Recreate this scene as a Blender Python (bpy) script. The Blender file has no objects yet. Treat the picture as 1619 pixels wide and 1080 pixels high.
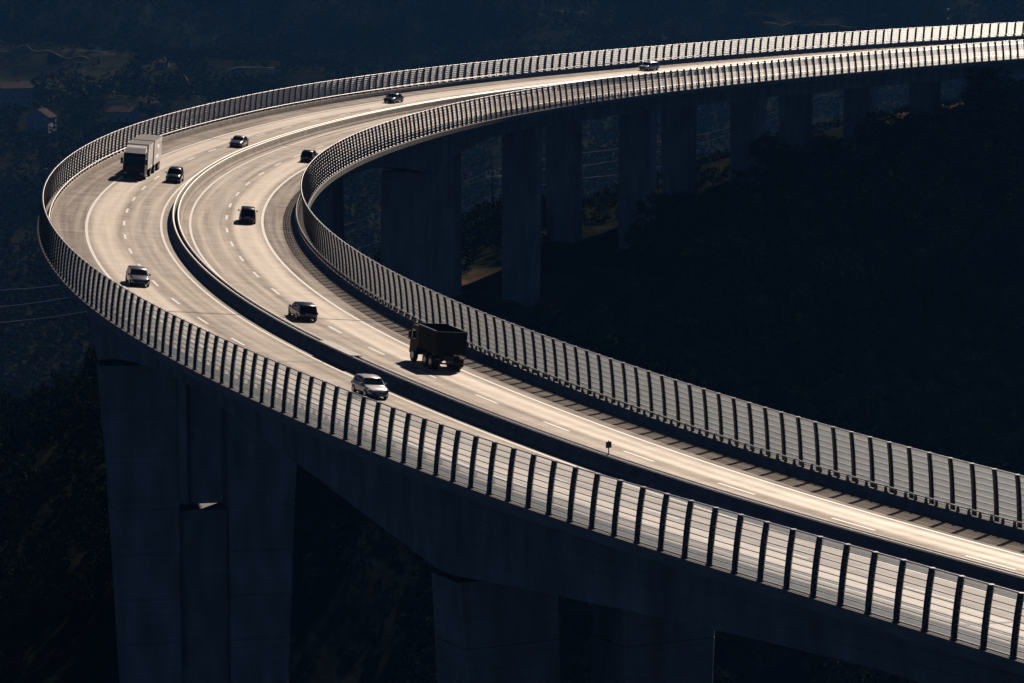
import bpy, bmesh, math, random
import numpy as np
from mathutils import Matrix, Vector
random.seed(7); rng = np.random.default_rng(7)
sc = bpy.context.scene
R = math.radians

# ------------------------------------------------------------------ camera, sky, sun, exposure
CAM_Z = 28.652; PITCH = 0.12532
cam = bpy.data.cameras.new('camera'); camo = bpy.data.objects.new('camera', cam)
sc.collection.objects.link(camo); sc.camera = camo
camo.location = (0, 0, CAM_Z); camo.rotation_euler = (math.pi/2-PITCH, 0.0011, 0)
cam.sensor_width = 36; cam.lens = 5004/1619*36
cam.clip_start = 1; cam.clip_end = 12000
SUN_EL, SUN_AZ = R(40), R(23)           # azimuth measured from +Y towards +X
w = bpy.data.worlds.new('World'); sc.world = w; w.use_nodes = True
nt = w.node_tree; bg = nt.nodes['Background']
sky = nt.nodes.new('ShaderNodeTexSky'); sky.sky_type = 'NISHITA'; sky.sun_disc = False
sky.sun_elevation = SUN_EL; sky.sun_rotation = SUN_AZ; sky.ozone_density = 4.0; sky.air_density = 0.18; sky.dust_density = 0.0
nt.links.new(sky.outputs[0], bg.inputs[0]); bg.inputs[1].default_value = 0.05
sun = bpy.data.lights.new('sun', 'SUN'); suno = bpy.data.objects.new('sun', sun); sc.collection.objects.link(suno)
sun.energy = 5.0; sun.angle = R(0.5); sun.color = (1.0, 0.83, 0.67)
sd = Vector((math.sin(SUN_AZ)*math.cos(SUN_EL), math.cos(SUN_AZ)*math.cos(SUN_EL), math.sin(SUN_EL)))
suno.rotation_euler = sd.to_track_quat('Z', 'Y').to_euler()
vs = sc.view_settings; vs.view_transform = 'Standard'; vs.look = 'None'; vs.gamma = 1; vs.use_curve_mapping = False
vs.exposure = 0.0
sc.cycles.max_bounces = 6; sc.cycles.transparent_max_bounces = 24; sc.cycles.diffuse_bounces = 0
sc.cycles.glossy_bounces = 2; sc.cycles.transmission_bounces = 3; sc.cycles.caustics_reflective = False
sc.cycles.caustics_refractive = False; sc.cycles.volume_bounces = 0

# ------------------------------------------------------------------ helpers
col = sc.collection
def raw(name, me, parent=None, **props):
    o = bpy.data.objects.new(name, me); col.objects.link(o)
    if parent is not None: o.parent = parent
    for k, v in props.items(): o[k] = v
    return o
def empty(name, loc=(0, 0, 0), rz=0, **props):
    o = raw(name, None, None, **props); o.location = loc; o.rotation_euler = (0, 0, rz)
    o.empty_display_size = .5
    return o
def mesh(name, V, F, mats, smooth=False, midx=None):
    me = bpy.data.meshes.new(name)
    V = np.asarray(V, np.float32).reshape(-1, 3)
    if isinstance(F, np.ndarray):
        n, k = F.shape
        me.vertices.add(len(V)); me.vertices.foreach_set('co', V.ravel())
        me.loops.add(n*k); me.loops.foreach_set('vertex_index', F.ravel().astype(np.int32))
        me.polygons.add(n); me.polygons.foreach_set('loop_start', np.arange(0, n*k, k, dtype=np.int32))
        me.update(calc_edges=True); me.validate()
    else:
        me.from_pydata([tuple(map(float, v)) for v in V], [], F); me.update()
    if not isinstance(mats, (list, tuple)): mats = [mats]
    for m in mats: me.materials.append(m)
    if midx is not None: me.polygons.foreach_set('material_index', np.asarray(midx, np.int32))
    if smooth: me.polygons.foreach_set('use_smooth', np.ones(len(me.polygons), bool))
    return me
class MB:
    """collects shapes, builds one mesh"""
    def __init__(s): s.V = []; s.F = []; s.M = []
    def add(s, V, F, m=0):
        b = len(s.V); s.V += [tuple(v) for v in V]; s.F += [tuple(b+i for i in f) for f in F]; s.M += [m]*len(F)
    def box(s, x0, x1, y0, y1, z0, z1, m=0, tx=0, ty=0):
        V = [(x0, y0, z0), (x1, y0, z0), (x1, y1, z0), (x0, y1, z0), (x0+tx, y0+ty, z1), (x1-tx, y0+ty, z1), (x1-tx, y1-ty, z1), (x0+tx, y1-ty, z1)]
        s.add(V, [(0, 3, 2, 1), (4, 5, 6, 7), (0, 1, 5, 4), (1, 2, 6, 5), (2, 3, 7, 6), (3, 0, 4, 7)], m)
    def tube(s, a, b, r0, r1=None, n=8, m=0, caps=True):
        r1 = r0 if r1 is None else r1
        a = Vector(a); b = Vector(b); d = (b-a).normalized()
        u = d.orthogonal().normalized(); v = d.cross(u)
        V = []
        for p, r in ((a, r0), (b, r1)):
            for i in range(n):
                t = 2*math.pi*i/n; V.append(p+u*math.cos(t)*r+v*math.sin(t)*r)
        F = [(i, (i+1) % n, n+(i+1) % n, n+i) for i in range(n)]
        if caps: F += [tuple(range(n-1, -1, -1)), tuple(range(n, 2*n))]
        s.add(V, F, m)
    def me(s, name, mats, smooth=False): return mesh(name, s.V, s.F, mats, smooth, s.M)

def mat(name, base=(.5, .5, .5), rough=.6, metal=0, spec=.5, nscale=None, namp=.15, bump=0, bscale=None, coat=0, stretch=(1, 1, 1), coords='Object'):
    m = bpy.data.materials.new(name); m.use_nodes = True
    n = m.node_tree.nodes; l = m.node_tree.links; p = n['Principled BSDF']
    p.inputs['Base Color'].default_value = (*base, 1); p.inputs['Roughness'].default_value = rough
    p.inputs['Metallic'].default_value = metal; p.inputs['Specular IOR Level'].default_value = spec
    p.inputs['Coat Weight'].default_value = coat
    if nscale:
        tc = n.new('ShaderNodeTexCoord'); mp = n.new('ShaderNodeMapping'); mp.inputs['Scale'].default_value = stretch
        l.new(tc.outputs[coords], mp.inputs[0])
        nz = n.new('ShaderNodeTexNoise'); nz.inputs['Scale'].default_value = nscale; nz.inputs['Detail'].default_value = 5
        l.new(mp.outputs[0], nz.inputs['Vector'])
        cr = n.new('ShaderNodeValToRGB')
        cr.color_ramp.elements[0].position = .3; cr.color_ramp.elements[1].position = .7
        cr.color_ramp.elements[0].color = (*[c*(1-namp) for c in base], 1); cr.color_ramp.elements[1].color = (*[min(1, c*(1+namp)) for c in base], 1)
        l.new(nz.outputs['Fac'], cr.inputs[0]); l.new(cr.outputs[0], p.inputs['Base Color'])
        if bump:
            nb = n.new('ShaderNodeTexNoise'); nb.inputs['Scale'].default_value = bscale or nscale*4; nb.inputs['Detail'].default_value = 4
            l.new(mp.outputs[0], nb.inputs['Vector'])
            b = n.new('ShaderNodeBump'); b.inputs['Strength'].default_value = bump; b.inputs['Distance'].default_value = .05
            l.new(nb.outputs['Fac'], b.inputs['Height']); l.new(b.outputs[0], p.inputs['Normal'])
    return m

# ------------------------------------------------------------------ alignment of the curved deck
G, CF = -0.02575, 0.0818
_kn = np.array([-620, -520, -400, -340, -280, -220, -170, -130, -95, -60, -25, 10, 45, 80, 120, 150, 165, 400.])
_kv = np.array([.0015, .002, .0030, .0042, .0026, .0036, .0041, .0031, .0034, .0032, .0031, .0028, .0029, .0026, .0033, .0005, .0, .0])
_kn0 = np.array([-340., -280., -220., -170., -130., -95., -60., -25., 10., 45., 80., 120., 160., 172, 400.])
_kv0 = np.array([0.00463, 0.002028, 0.00364, 0.004431, 0.002739, 0.003698, 0.003128, 0.003172, 0.002614, 0.003207, 0.00199, 0.004525, -0.002372, 0., 0.])
SA, SB, DS = -620, 320, 0.5
_s = np.arange(SA, SB+DS/2, DS)
_k = np.where(_s < -340, np.interp(_s, _kn, _kv), np.interp(_s, _kn0, _kv0))
_i0 = int(round(-SA/DS))
_h = np.concatenate([[0], np.cumsum((_k[1:]+_k[:-1])/2*DS)]); _h = _h-_h[_i0]-1.381836
_X = np.concatenate([[0], np.cumsum((np.cos(_h)[1:]+np.cos(_h)[:-1])/2*DS)]); _X = _X-_X[_i0]-29.54657
_Y = np.concatenate([[0], np.cumsum((np.sin(_h)[1:]+np.sin(_h)[:-1])/2*DS)]); _Y = _Y-_Y[_i0]+287.9003
def P(s, off, z):
    """point of the deck: s along, off across (positive = outside of the bend), z above the tilted surface"""
    s = np.asarray(s, float); x = np.interp(s, _s, _X); y = np.interp(s, _s, _Y); h = np.interp(s, _s, _h)
    return np.stack(np.broadcast_arrays(x+off*np.sin(h), y-off*np.cos(h), G*s+CF*np.asarray(off, float)+z), -1)
def frame(s, off, z=0, inward=1, tilt=0):
    """matrix: X along s, Y towards outside*(-inward), Z up"""
    h = float(np.interp(s, _s, _h)); o = P(s, off, z)
    T = Vector((math.cos(h), math.sin(h), G)).normalized()
    N = Vector((-math.sin(h), math.cos(h), -CF*tilt)).normalized()   # towards the inside of the bend
    Z = T.cross(N).normalized(); N = Z.cross(T)
    if inward < 0: N = -N; T = -T
    M = Matrix(((T.x, N.x, Z.x, o[0]), (T.y, N.y, Z.y, o[1]), (T.z, N.z, Z.z, o[2]), (0, 0, 0, 1)))
    return M
def loft(prof, s0, s1, ds=2.0, closed=False, uv=True, caps=False):
    """prof: list of (off,z) or function s->list. Faces look up for off going from - to +"""
    ss = np.arange(s0, s1+1e-6, ds)
    rows = []
    for s in ss:
        pr = prof(s) if callable(prof) else prof
        rows.append(np.array([P(s, o, z) for o, z in pr]))
    n = rows[0].shape[0]; V = np.concatenate(rows); F = []
    m = n if closed else n-1
    for i in range(len(ss)-1):
        for j in range(m):
            k = (j+1) % n
            F.append((i*n+j, (i+1)*n+j, (i+1)*n+k, i*n+k))
    F = [tuple(f) for f in F]
    if caps and closed:
        F.append(tuple(range(n-1, -1, -1))); F.append(tuple((len(ss)-1)*n+j for j in range(n)))
    return V, F, ss
def loft_mesh(name, prof, s0, s1, mats, ds=2.0, closed=False, smooth=False, caps=False):
    V, F, ss = loft(prof, s0, s1, ds, closed, caps=caps)
    me = mesh(name, V, F, mats)
    uvl = me.uv_layers.new(name='along')
    n = len(V)//len(ss)
    pr0 = prof(s0) if callable(prof) else prof
    vi = np.zeros(len(me.loops), np.int32); me.loops.foreach_get('vertex_index', vi)
    offs = np.array([o for o, z in pr0])
    uv = np.stack([ss[vi//n], offs[vi % n]], 1).astype(np.float32)
    uvl.data.foreach_set('uv', uv.ravel())
    return me

# ------------------------------------------------------------------ materials
def asphalt():
    m = bpy.data.materials.new('asphalt'); m.use_nodes = True
    n = m.node_tree.nodes; l = m.node_tree.links; p = n['Principled BSDF']
    uv = n.new('ShaderNodeUVMap'); uv.uv_map = 'along'
    sp = n.new('ShaderNodeSeparateXYZ'); l.new(uv.outputs[0], sp.inputs[0])
    def math_(op, a, b=None, c=None):
        q = n.new('ShaderNodeMath'); q.operation = op
        for i, v in enumerate((a, b, c)):
            if v is None: continue
            if isinstance(v, (int, float)): q.inputs[i].default_value = v
            else: l.new(v, q.inputs[i])
        return q.outputs[0]
    s_, o_ = sp.outputs[0], sp.outputs[1]
    ao = math_('ABSOLUTE', o_)
    # slow wander so that tracks are not ruler straight
    wob = n.new('ShaderNodeTexNoise'); wob.noise_dimensions = '1D'; wob.inputs['Scale'].default_value = .02
    l.new(s_, wob.inputs['W'])
    off = math_('ADD', ao, math_('MULTIPLY', math_('SUBTRACT', wob.outputs['Fac'], .5), .5))
    tracks = None
    for c, wd, a in ((2.35, .30, .40), (4.15, .30, .40), (3.2, 1.1, .15), (6.10, .45, .65), (7.80, .45, .65), (6.95, 1.05, .95)):
        d = math_('DIVIDE', math_('SUBTRACT', off, c), wd)
        e = math_('MULTIPLY', math_('EXPONENT', math_('MULTIPLY', math_('MULTIPLY', d, d), -1.0)), a)
        tracks = e if tracks is None else math_('ADD', tracks, e)
    cb = n.new('ShaderNodeCombineXYZ'); l.new(math_('MULTIPLY', s_, .035), cb.inputs[0]); l.new(math_('MULTIPLY', o_, 1.4), cb.inputs[1])
    st = n.new('ShaderNodeTexNoise'); st.inputs['Scale'].default_value = 1; st.inputs['Detail'].default_value = 6; l.new(cb.outputs[0], st.inputs['Vector'])
    cb2 = n.new('ShaderNodeCombineXYZ'); l.new(math_('MULTIPLY', s_, .5), cb2.inputs[0]); l.new(math_('MULTIPLY', o_, .5), cb2.inputs[1])
    bl = n.new('ShaderNodeTexNoise'); bl.inputs['Scale'].default_value = 1; bl.inputs['Detail'].default_value = 6; l.new(cb2.outputs[0], bl.inputs['Vector'])
    # transverse pavement joints / patches every so often
    cb3 = n.new('ShaderNodeCombineXYZ'); l.new(math_('MULTIPLY', s_, .8), cb3.inputs[0]); l.new(math_('MULTIPLY', o_, .03), cb3.inputs[1])
    tj = n.new('ShaderNodeTexNoise'); tj.inputs['Scale'].default_value = 1; tj.inputs['Detail'].default_value = 4; l.new(cb3.outputs[0], tj.inputs['Vector'])
    shoulder = math_('SMOOTHSTEP', ao, 8.6, 9.0) if False else math_('GREATER_THAN', ao, 8.73)
    v = math_('ADD', math_('MULTIPLY', tracks, .50), math_('MULTIPLY', math_('SUBTRACT', st.outputs['Fac'], .5), 1.05))
    v = math_('ADD', v, math_('MULTIPLY', math_('SUBTRACT', bl.outputs['Fac'], .5), .5))
    v = math_('ADD', v, math_('MULTIPLY', math_('SUBTRACT', tj.outputs['Fac'], .5), .35))
    v = math_('SUBTRACT', v, math_('MULTIPLY', shoulder, .20))
    cr = n.new('ShaderNodeMapRange'); cr.inputs['From Min'].default_value = -.42; cr.inputs['From Max'].default_value = .95
    cr.inputs['To Min'].default_value = .0; cr.inputs['To Max'].default_value = 1; l.new(v, cr.inputs['Value'])
    ramp = n.new('ShaderNodeValToRGB'); l.new(cr.outputs[0], ramp.inputs[0])
    ramp.color_ramp.elements[0].color = (.058, .035, .024, 1); ramp.color_ramp.elements[1].color = (.60, .51, .41, 1)
    l.new(ramp.outputs[0], p.inputs['Base Color'])
    rr = n.new('ShaderNodeMapRange'); rr.inputs['To Min'].default_value = .88; rr.inputs['To Max'].default_value = .56; l.new(cr.outputs[0], rr.inputs['Value'])
    l.new(rr.outputs[0], p.inputs['Roughness']); p.inputs['Specular IOR Level'].default_value = 1.0; cw = n.new('ShaderNodeMapRange'); cw.inputs['To Min'].default_value = .1; cw.inputs['To Max'].default_value = .8; l.new(cr.outputs[0], cw.inputs['Value']); l.new(cw.outputs[0], p.inputs['Coat Weight']); l.new(rr.outputs[0], p.inputs['Coat Roughness']); p.inputs['Coat IOR'].default_value = 1.8
    tc = n.new('ShaderNodeTexCoord'); nb = n.new('ShaderNodeTexNoise'); nb.inputs['Scale'].default_value = 14; nb.inputs['Detail'].default_value = 3
    l.new(tc.outputs['Object'], nb.inputs['Vector']); b = n.new('ShaderNodeBump'); b.inputs['Strength'].default_value = .25; b.inputs['Distance'].default_value = .02
    l.new(nb.outputs['Fac'], b.inputs['Height']); l.new(b.outputs[0], p.inputs['Normal'])
    return m
def acrylic():
    m = bpy.data.materials.new('cloudy_acrylic'); m.use_nodes = True
    n = m.node_tree.nodes; l = m.node_tree.links; out = n['Material Output']; n.remove(n['Principled BSDF'])
    tr = n.new('ShaderNodeBsdfTransparent'); tr.inputs[0].default_value = (1, 1, 1, 1)
    tl = n.new('ShaderNodeBsdfTranslucent'); tl.inputs[0].default_value = (.84, .93, 1, 1)
    gl = n.new('ShaderNodeBsdfGlossy'); gl.inputs['Roughness'].default_value = .32; gl.inputs[0].default_value = (.95, .97, 1, 1)
    tc = n.new('ShaderNodeTexCoord'); nz = n.new('ShaderNodeTexNoise'); nz.inputs['Scale'].default_value = 1.3; nz.inputs['Detail'].default_value = 4
    oi = n.new('ShaderNodeObjectInfo')
    ge = n.new('ShaderNodeNewGeometry'); l.new(ge.outputs['Position'], nz.inputs['Vector'])
    mr = n.new('ShaderNodeMapRange'); mr.inputs['To Min'].default_value = .37; mr.inputs['To Max'].default_value = .50; l.new(nz.outputs['Fac'], mr.inputs['Value'])
    hb = n.new('ShaderNodeBsdfHair'); hb.component = 'Transmission'; hb.inputs['Color'].default_value = (.90, .96, 1, 1)
    hb.inputs['RoughnessU'].default_value = .04; hb.inputs['RoughnessV'].default_value = 1.0; hb.inputs['Offset'].default_value = 0
    tg = n.new('ShaderNodeTangent'); tg.direction_type = 'UV_MAP'; tg.uv_map = 'ribs'; l.new(tg.outputs[0], hb.inputs['Tangent'])
    m0 = n.new('ShaderNodeMixShader'); m0.inputs[0].default_value = .46; l.new(tl.outputs[0], m0.inputs[1]); l.new(hb.outputs[0], m0.inputs[2])
    mx = n.new('ShaderNodeMixShader'); l.new(mr.outputs[0], mx.inputs[0]); l.new(tr.outputs[0], mx.inputs[1]); l.new(m0.outputs[0], mx.inputs[2])
    m2 = n.new('ShaderNodeMixShader'); lw = n.new('ShaderNodeLayerWeight'); lw.inputs['Blend'].default_value = .5
    pw = n.new('ShaderNodeMath'); pw.operation = 'POWER'; pw.inputs[1].default_value = 4.5; l.new(lw.outputs['Facing'], pw.inputs[0])
    ad = n.new('ShaderNodeMath'); ad.operation = 'MULTIPLY_ADD'; ad.inputs[1].default_value = .8; ad.inputs[2].default_value = .03; ad.use_clamp = True
    l.new(pw.outputs[0], ad.inputs[0]); l.new(ad.outputs[0], m2.inputs[0]); l.new(mx.outputs[0], m2.inputs[1]); l.new(gl.outputs[0], m2.inputs[2])
    l.new(m2.outputs[0], out.inputs[0])
    return m
M_asph = asphalt()
M_acr = acrylic()
M_paint = mat('road_paint', (.93, .92, .90), .45, spec=1.0, nscale=3, namp=.1, coat=.8); M_paint.node_tree.nodes['Principled BSDF'].inputs['Coat Roughness'].default_value = .5
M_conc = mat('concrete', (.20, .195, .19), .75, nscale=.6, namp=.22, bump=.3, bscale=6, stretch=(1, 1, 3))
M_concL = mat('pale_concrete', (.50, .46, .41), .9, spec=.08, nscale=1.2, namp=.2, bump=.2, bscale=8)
def pier_concrete():
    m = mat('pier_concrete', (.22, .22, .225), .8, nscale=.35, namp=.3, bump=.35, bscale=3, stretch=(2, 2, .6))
    n = m.node_tree.nodes; l = m.node_tree.links; p = n['Principled BSDF']; p.inputs['Specular IOR Level'].default_value = .1
    src = p.inputs['Base Color'].links[0].from_socket
    ge = n.new('ShaderNodeNewGeometry'); sp = n.new('ShaderNodeSeparateXYZ'); l.new(ge.outputs['Position'], sp.inputs[0])
    def M_(op, a, b):
        q = n.new('ShaderNodeMath'); q.operation = op
        for i, v in enumerate((a, b)):
            if isinstance(v, (int, float)): q.inputs[i].default_value = v
            else: l.new(v, q.inputs[i])
        return q.outputs[0]
    line = M_('LESS_THAN', M_('FRACT', M_('DIVIDE', sp.outputs[2], .81), 0), .07)
    nz = n.new('ShaderNodeTexNoise'); nz.inputs['Scale'].default_value = .25; nz.inputs['Detail'].default_value = 5; l.new(ge.outputs['Position'], nz.inputs['Vector'])
    f = M_('SUBTRACT', 1.0, M_('MULTIPLY', line, M_('MULTIPLY', nz.outputs['Fac'], .55)))
    mx = n.new('ShaderNodeMix'); mx.data_type = 'RGBA'; mx.blend_type = 'MULTIPLY'; mx.inputs[0].default_value = 1
    cb = n.new('ShaderNodeCombineColor')
    for i in range(3): l.new(f, cb.inputs[i])
    l.new(src, mx.inputs[6]); l.new(cb.outputs[0], mx.inputs[7]); l.new(mx.outputs[2], p.inputs['Base Color'])
    return m
M_pier = pier_concrete()
M_steel = mat('dark_coated_steel', (.028, .03, .036), .45, spec=.5, nscale=4, namp=.25)
M_galv = mat('galvanised_steel', (.5, .5, .5), .35, metal=.8, nscale=5, namp=.15)
M_cap = mat('pale_capping', (.93, .91, .88), .42, metal=.45, spec=1, nscale=2, namp=.06)
M_alu = mat('aluminium_profile', (.85, .85, .87), .45, metal=1.0, nscale=5, namp=.1)
M_rubber = mat('rubber', (.02, .02, .02), .8, nscale=6, namp=.2)
M_rim = mat('wheel_rim', (.35, .35, .36), .3, metal=.9, nscale=6, namp=.1)
M_glass = mat('tinted_glass', (.012, .014, .016), .06, spec=.6, nscale=2, namp=.1)
M_lampw = mat('lamp_glass', (.8, .8, .78), .12, spec=.8, nscale=8, namp=.1)
M_lampr = mat('rear_lamp', (.35, .02, .015), .2, nscale=8, namp=.2)
M_plate = mat('plate', (.7, .7, .68), .4, nscale=8, namp=.05)
M_black = mat('black_plastic', (.012, .012, .013), .55, nscale=6, namp=.2)
def leafmat(name, c, c2):
    m = mat(name, c, .9, spec=.0, nscale=.5, namp=.1)
    n = m.node_tree.nodes; l = m.node_tree.links
    cr = [x for x in n if x.type == 'VALTORGB'][0]; cr.color_ramp.elements[0].color = (*c, 1); cr.color_ramp.elements[1].color = (*c2, 1)
    return m
M_leaf = leafmat('dark_needles', (.006, .014, .008), (.024, .036, .018))
M_scrub = leafmat('winter_scrub', (.014, .022, .018), (.042, .046, .036))
M_bark = mat('bark', (.022, .018, .015), .9, spec=.0, nscale=4, namp=.4, bump=.5)
M_trunkb = M_bark

# ------------------------------------------------------------------ terrain
def smax(a, b, k=6.0):
    d = np.clip(.5+.5*(a-b)/k, 0, 1); return b+(a-b)*d+k*d*(1-d)
HZS = np.array([-620, -500, -400, -345, -330, -296, -265, -233, -197, -160, -120, -80, -40, 0, 400.])
HZV = np.array([22, 16, 5, -1.5, -3, -8, -14, -20, -25, -32, -50, -75, -92, -100, -100.])
_sub = slice(0, None, 8)
def nearest_line(x, y):
    """station and signed offset from the deck's far leg"""
    sx, sy, ss, sh = _X[_sub], _Y[_sub], _s[_sub], _h[_sub]
    k = ss < 30; sx, sy, ss, sh = sx[k], sy[k], ss[k], sh[k]
    shp = x.shape; x = x.ravel(); y = y.ravel(); S = np.empty(len(x)); O = np.empty(len(x))
    for a in range(0, len(x), 20000):
        xa, ya = x[a:a+20000], y[a:a+20000]
        d = (xa[:, None]-sx)**2+(ya[:, None]-sy)**2; j = d.argmin(1)
        S[a:a+20000] = ss[j]; O[a:a+20000] = (xa-sx[j])*np.sin(sh[j])-(ya-sy[j])*np.cos(sh[j])
    return S.reshape(shp), O.reshape(shp)
_ph = rng.uniform(0, 6.28, 40); _dr = rng.uniform(0, 6.28, 40)
def fbm(x, y, base, n=6, seed=0):
    v = 0*x; a = 1.0; f = 1/base
    for i in range(n):
        p = _ph[(i+seed) % 40]; q = _dr[(i*3+seed) % 40]
        v = v+a*np.sin((x*math.cos(q)+y*math.sin(q))*f*6.283+p+1.7*np.sin((x*math.sin(q)-y*math.cos(q))*f*4.1+q)); a *= .55; f *= 1.9
    return v
def terrain(x, y):
    x = np.asarray(x, float); y = np.asarray(y, float)
    # valley floor and the far side: a bench with fields, then a steep wooded mountain
    zf = np.interp(y, [-2000, 700, 900, 1230, 1330, 1420, 1560, 1640, 1800, 2300, 3200, 6000], [-97, -97, -95, -52, -38, -36, -31, -25, 40, 380, 420, 300])
    zf = zf + fbm(x, y, 260, 5, 2)*np.interp(y, [600, 900, 1300, 1700, 2200], [.6, 2.0, 1.5, 9, 30])
    zf = zf + np.interp(x, [-400, -150, 100, 500], [0, 0, 0, 10])*np.interp(y, [900, 1300], [0, 1])
    S, O = nearest_line(x, y)
    hz = np.interp(S, HZS, HZV)
    zr = hz - np.where(O < -9, .66*(-9-O), 0) - np.where(O > 12, .22*(O-12)+.0022*np.clip(O-12, 0, 200)**2, 0)
    zr = zr + fbm(x, y, 60, 4, 5)*.7*np.clip(np.abs(O)/30, .1, 1)
    zr = np.where(S > 20, -120, zr)
    return smax(zf, zr, 8)
def terrain_mesh():
    xs = np.unique(np.concatenate([np.arange(-3000, -260, 90), np.arange(-260, 300, 5.), np.arange(300, 3001, 90)]))
    ys = np.unique(np.concatenate([np.arange(-900, 200, 60), np.arange(200, 760, 5.), np.arange(760, 2000, 10), np.arange(2000, 6001, 110)]))
    Xg, Yg = np.meshgrid(xs, ys); Z = terrain(Xg, Yg)
    V = np.stack([Xg, Yg, Z], -1).reshape(-1, 3); ny, nx = Xg.shape
    i = np.arange(ny-1)[:, None]*nx+np.arange(nx-1)[None]
    F = np.stack([i, i+1, i+nx+1, i+nx], -1).reshape(-1, 4)
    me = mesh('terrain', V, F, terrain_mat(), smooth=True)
    S, O = nearest_line(Xg, Yg); S = S.ravel(); O = O.ravel()
    dry = np.clip((O+14)/6, 0, 1)*np.clip((46-O)/10, 0, 1)*np.clip((-160-S)/10, 0, 1)*np.maximum(np.clip((S+216)/8, 0, 1), np.clip((-322-S)/6, 0, 1)*np.clip((S+350)/6, 0, 1))
    q = fbm(Xg.ravel(), Yg.ravel(), 40, 4, 8); dry = np.clip(dry*(1+.3*q), 0, 1)
    fl = ((Yg.ravel() > 1335) & (Yg.ravel() < 1545) & (Xg.ravel() < -150)); me.attributes.new('field', 'FLOAT', 'POINT').data.foreach_set('value', (fl*(.6+.4*np.sin(Yg.ravel()/9+Xg.ravel()/30))).clip(0, 1).astype(np.float32))
    me.attributes.new('dry', 'FLOAT', 'POINT').data.foreach_set('value', dry.astype(np.float32))
    raw('terrain', me, kind='structure')
def terrain_mat():
    m = bpy.data.materials.new('earth_and_grass'); m.use_nodes = True
    n = m.node_tree.nodes; l = m.node_tree.links; p = n['Principled BSDF']; p.inputs['Roughness'].default_value = .9; p.inputs['Specular IOR Level'].default_value = 0.0
    ge = n.new('ShaderNodeNewGeometry')
    a = n.new('ShaderNodeTexNoise'); a.inputs['Scale'].default_value = .012; a.inputs['Detail'].default_value = 8; l.new(ge.outputs['Position'], a.inputs['Vector'])
    b = n.new('ShaderNodeTexNoise'); b.inputs['Scale'].default_value = .25; b.inputs['Detail'].default_value = 6; l.new(ge.outputs['Position'], b.inputs['Vector'])
    r1 = n.new('ShaderNodeValToRGB'); l.new(a.outputs['Fac'], r1.inputs[0])
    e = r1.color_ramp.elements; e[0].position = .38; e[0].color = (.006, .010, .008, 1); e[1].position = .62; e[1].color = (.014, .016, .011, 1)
    at = n.new('ShaderNodeAttribute'); at.attribute_name = 'dry'
    md = n.new('ShaderNodeMix'); md.data_type = 'RGBA'; l.new(at.outputs['Fac'], md.inputs[0]); l.new(r1.outputs[0], md.inputs[6]); md.inputs[7].default_value = (.085, .065, .042, 1)
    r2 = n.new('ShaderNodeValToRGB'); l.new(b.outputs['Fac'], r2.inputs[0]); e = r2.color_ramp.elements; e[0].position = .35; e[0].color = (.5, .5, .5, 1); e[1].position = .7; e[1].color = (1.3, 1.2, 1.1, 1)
    mx = n.new('ShaderNodeMix'); mx.data_type = 'RGBA'; mx.blend_type = 'MULTIPLY'; mx.inputs[0].default_value = 1
    af = n.new('ShaderNodeAttribute'); af.attribute_name = 'field'; mf = n.new('ShaderNodeMix'); mf.data_type = 'RGBA'; l.new(af.outputs['Fac'], mf.inputs[0]); l.new(md.outputs[2], mf.inputs[6]); mf.inputs[7].default_value = (.030, .036, .022, 1)
    l.new(mf.outputs[2], mx.inputs[6]); l.new(r2.outputs[0], mx.inputs[7]); l.new(mx.outputs[2], p.inputs['Base Color'])
    bp = n.new('ShaderNodeBump'); bp.inputs['Strength'].default_value = .8; bp.inputs['Distance'].default_value = .6; l.new(b.outputs['Fac'], bp.inputs['Height']); l.new(bp.outputs[0], p.inputs['Normal'])
    return m
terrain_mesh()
def TZ(x, y): return float(terrain(np.array([x]), np.array([y]))[0])
def pix(px, py, Y):
    """point at depth Y seen at photo pixel (used to place far things)"""
    u = (px-809.5)/5004; v = (540-py)/5004
    dy = math.cos(PITCH)+v*math.sin(PITCH); dz = -math.sin(PITCH)+v*math.cos(PITCH)
    return (u/dy*Y, Y, CAM_Z+dz/dy*Y)
def ground_at(px, py, y0=700, y1=2200):
    ys = np.arange(y0, y1, 2.0); u = (px-809.5)/5004; v = (540-py)/5004
    dy = math.cos(PITCH)+v*math.sin(PITCH); dz = -math.sin(PITCH)+v*math.cos(PITCH)
    t = terrain(u/dy*ys, ys); r = CAM_Z+dz/dy*ys
    k = np.argmax(t > r)
    return (u/dy*ys[k], float(ys[k]), float(t[k]))

# ------------------------------------------------------------------ viaduct
S0, S1 = -470, 250
via = empty('viaduct', tuple(P(-60, 0, 0)), label='long curved concrete motorway viaduct on tall split piers crossing the dark valley', category='viaduct')
def to_local(o, parent):
    """parent keeping world coordinates (parents are unrotated)"""
    o.parent = parent; o.matrix_parent_inverse = Matrix.Translation(-Vector(parent.location))
    return o
PIERS = [(103, 9.0, 2.2), (8, 9.0, 2.2), (-75, 9.0, 2.2), (-158, 9.4, 2.4), (-197, 9.9, 4.1), (-233, 10.2, 4.3), (-265, 10.4, 4.4), (-297, 10.4, 4.4), (-331, 10.4, 4.4), (-366, 10.4, 4.4), (-402, 10.4, 4.4), (190, 9, 2.2)]
def depth(s):
    d = 3.3
    for ps, full, hw in ((190, 6.8, 52), (103, 7.0, 50), (8, 8.6, 48), (-75, 8.6, 45), (-158, 6.6, 32)):
        t = abs(s-ps)/hw
        if t < 1: d = max(d, 3.3+(full-3.3)*(1-t)**1.7)
    return d
def edge_rows():
    pass
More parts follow.
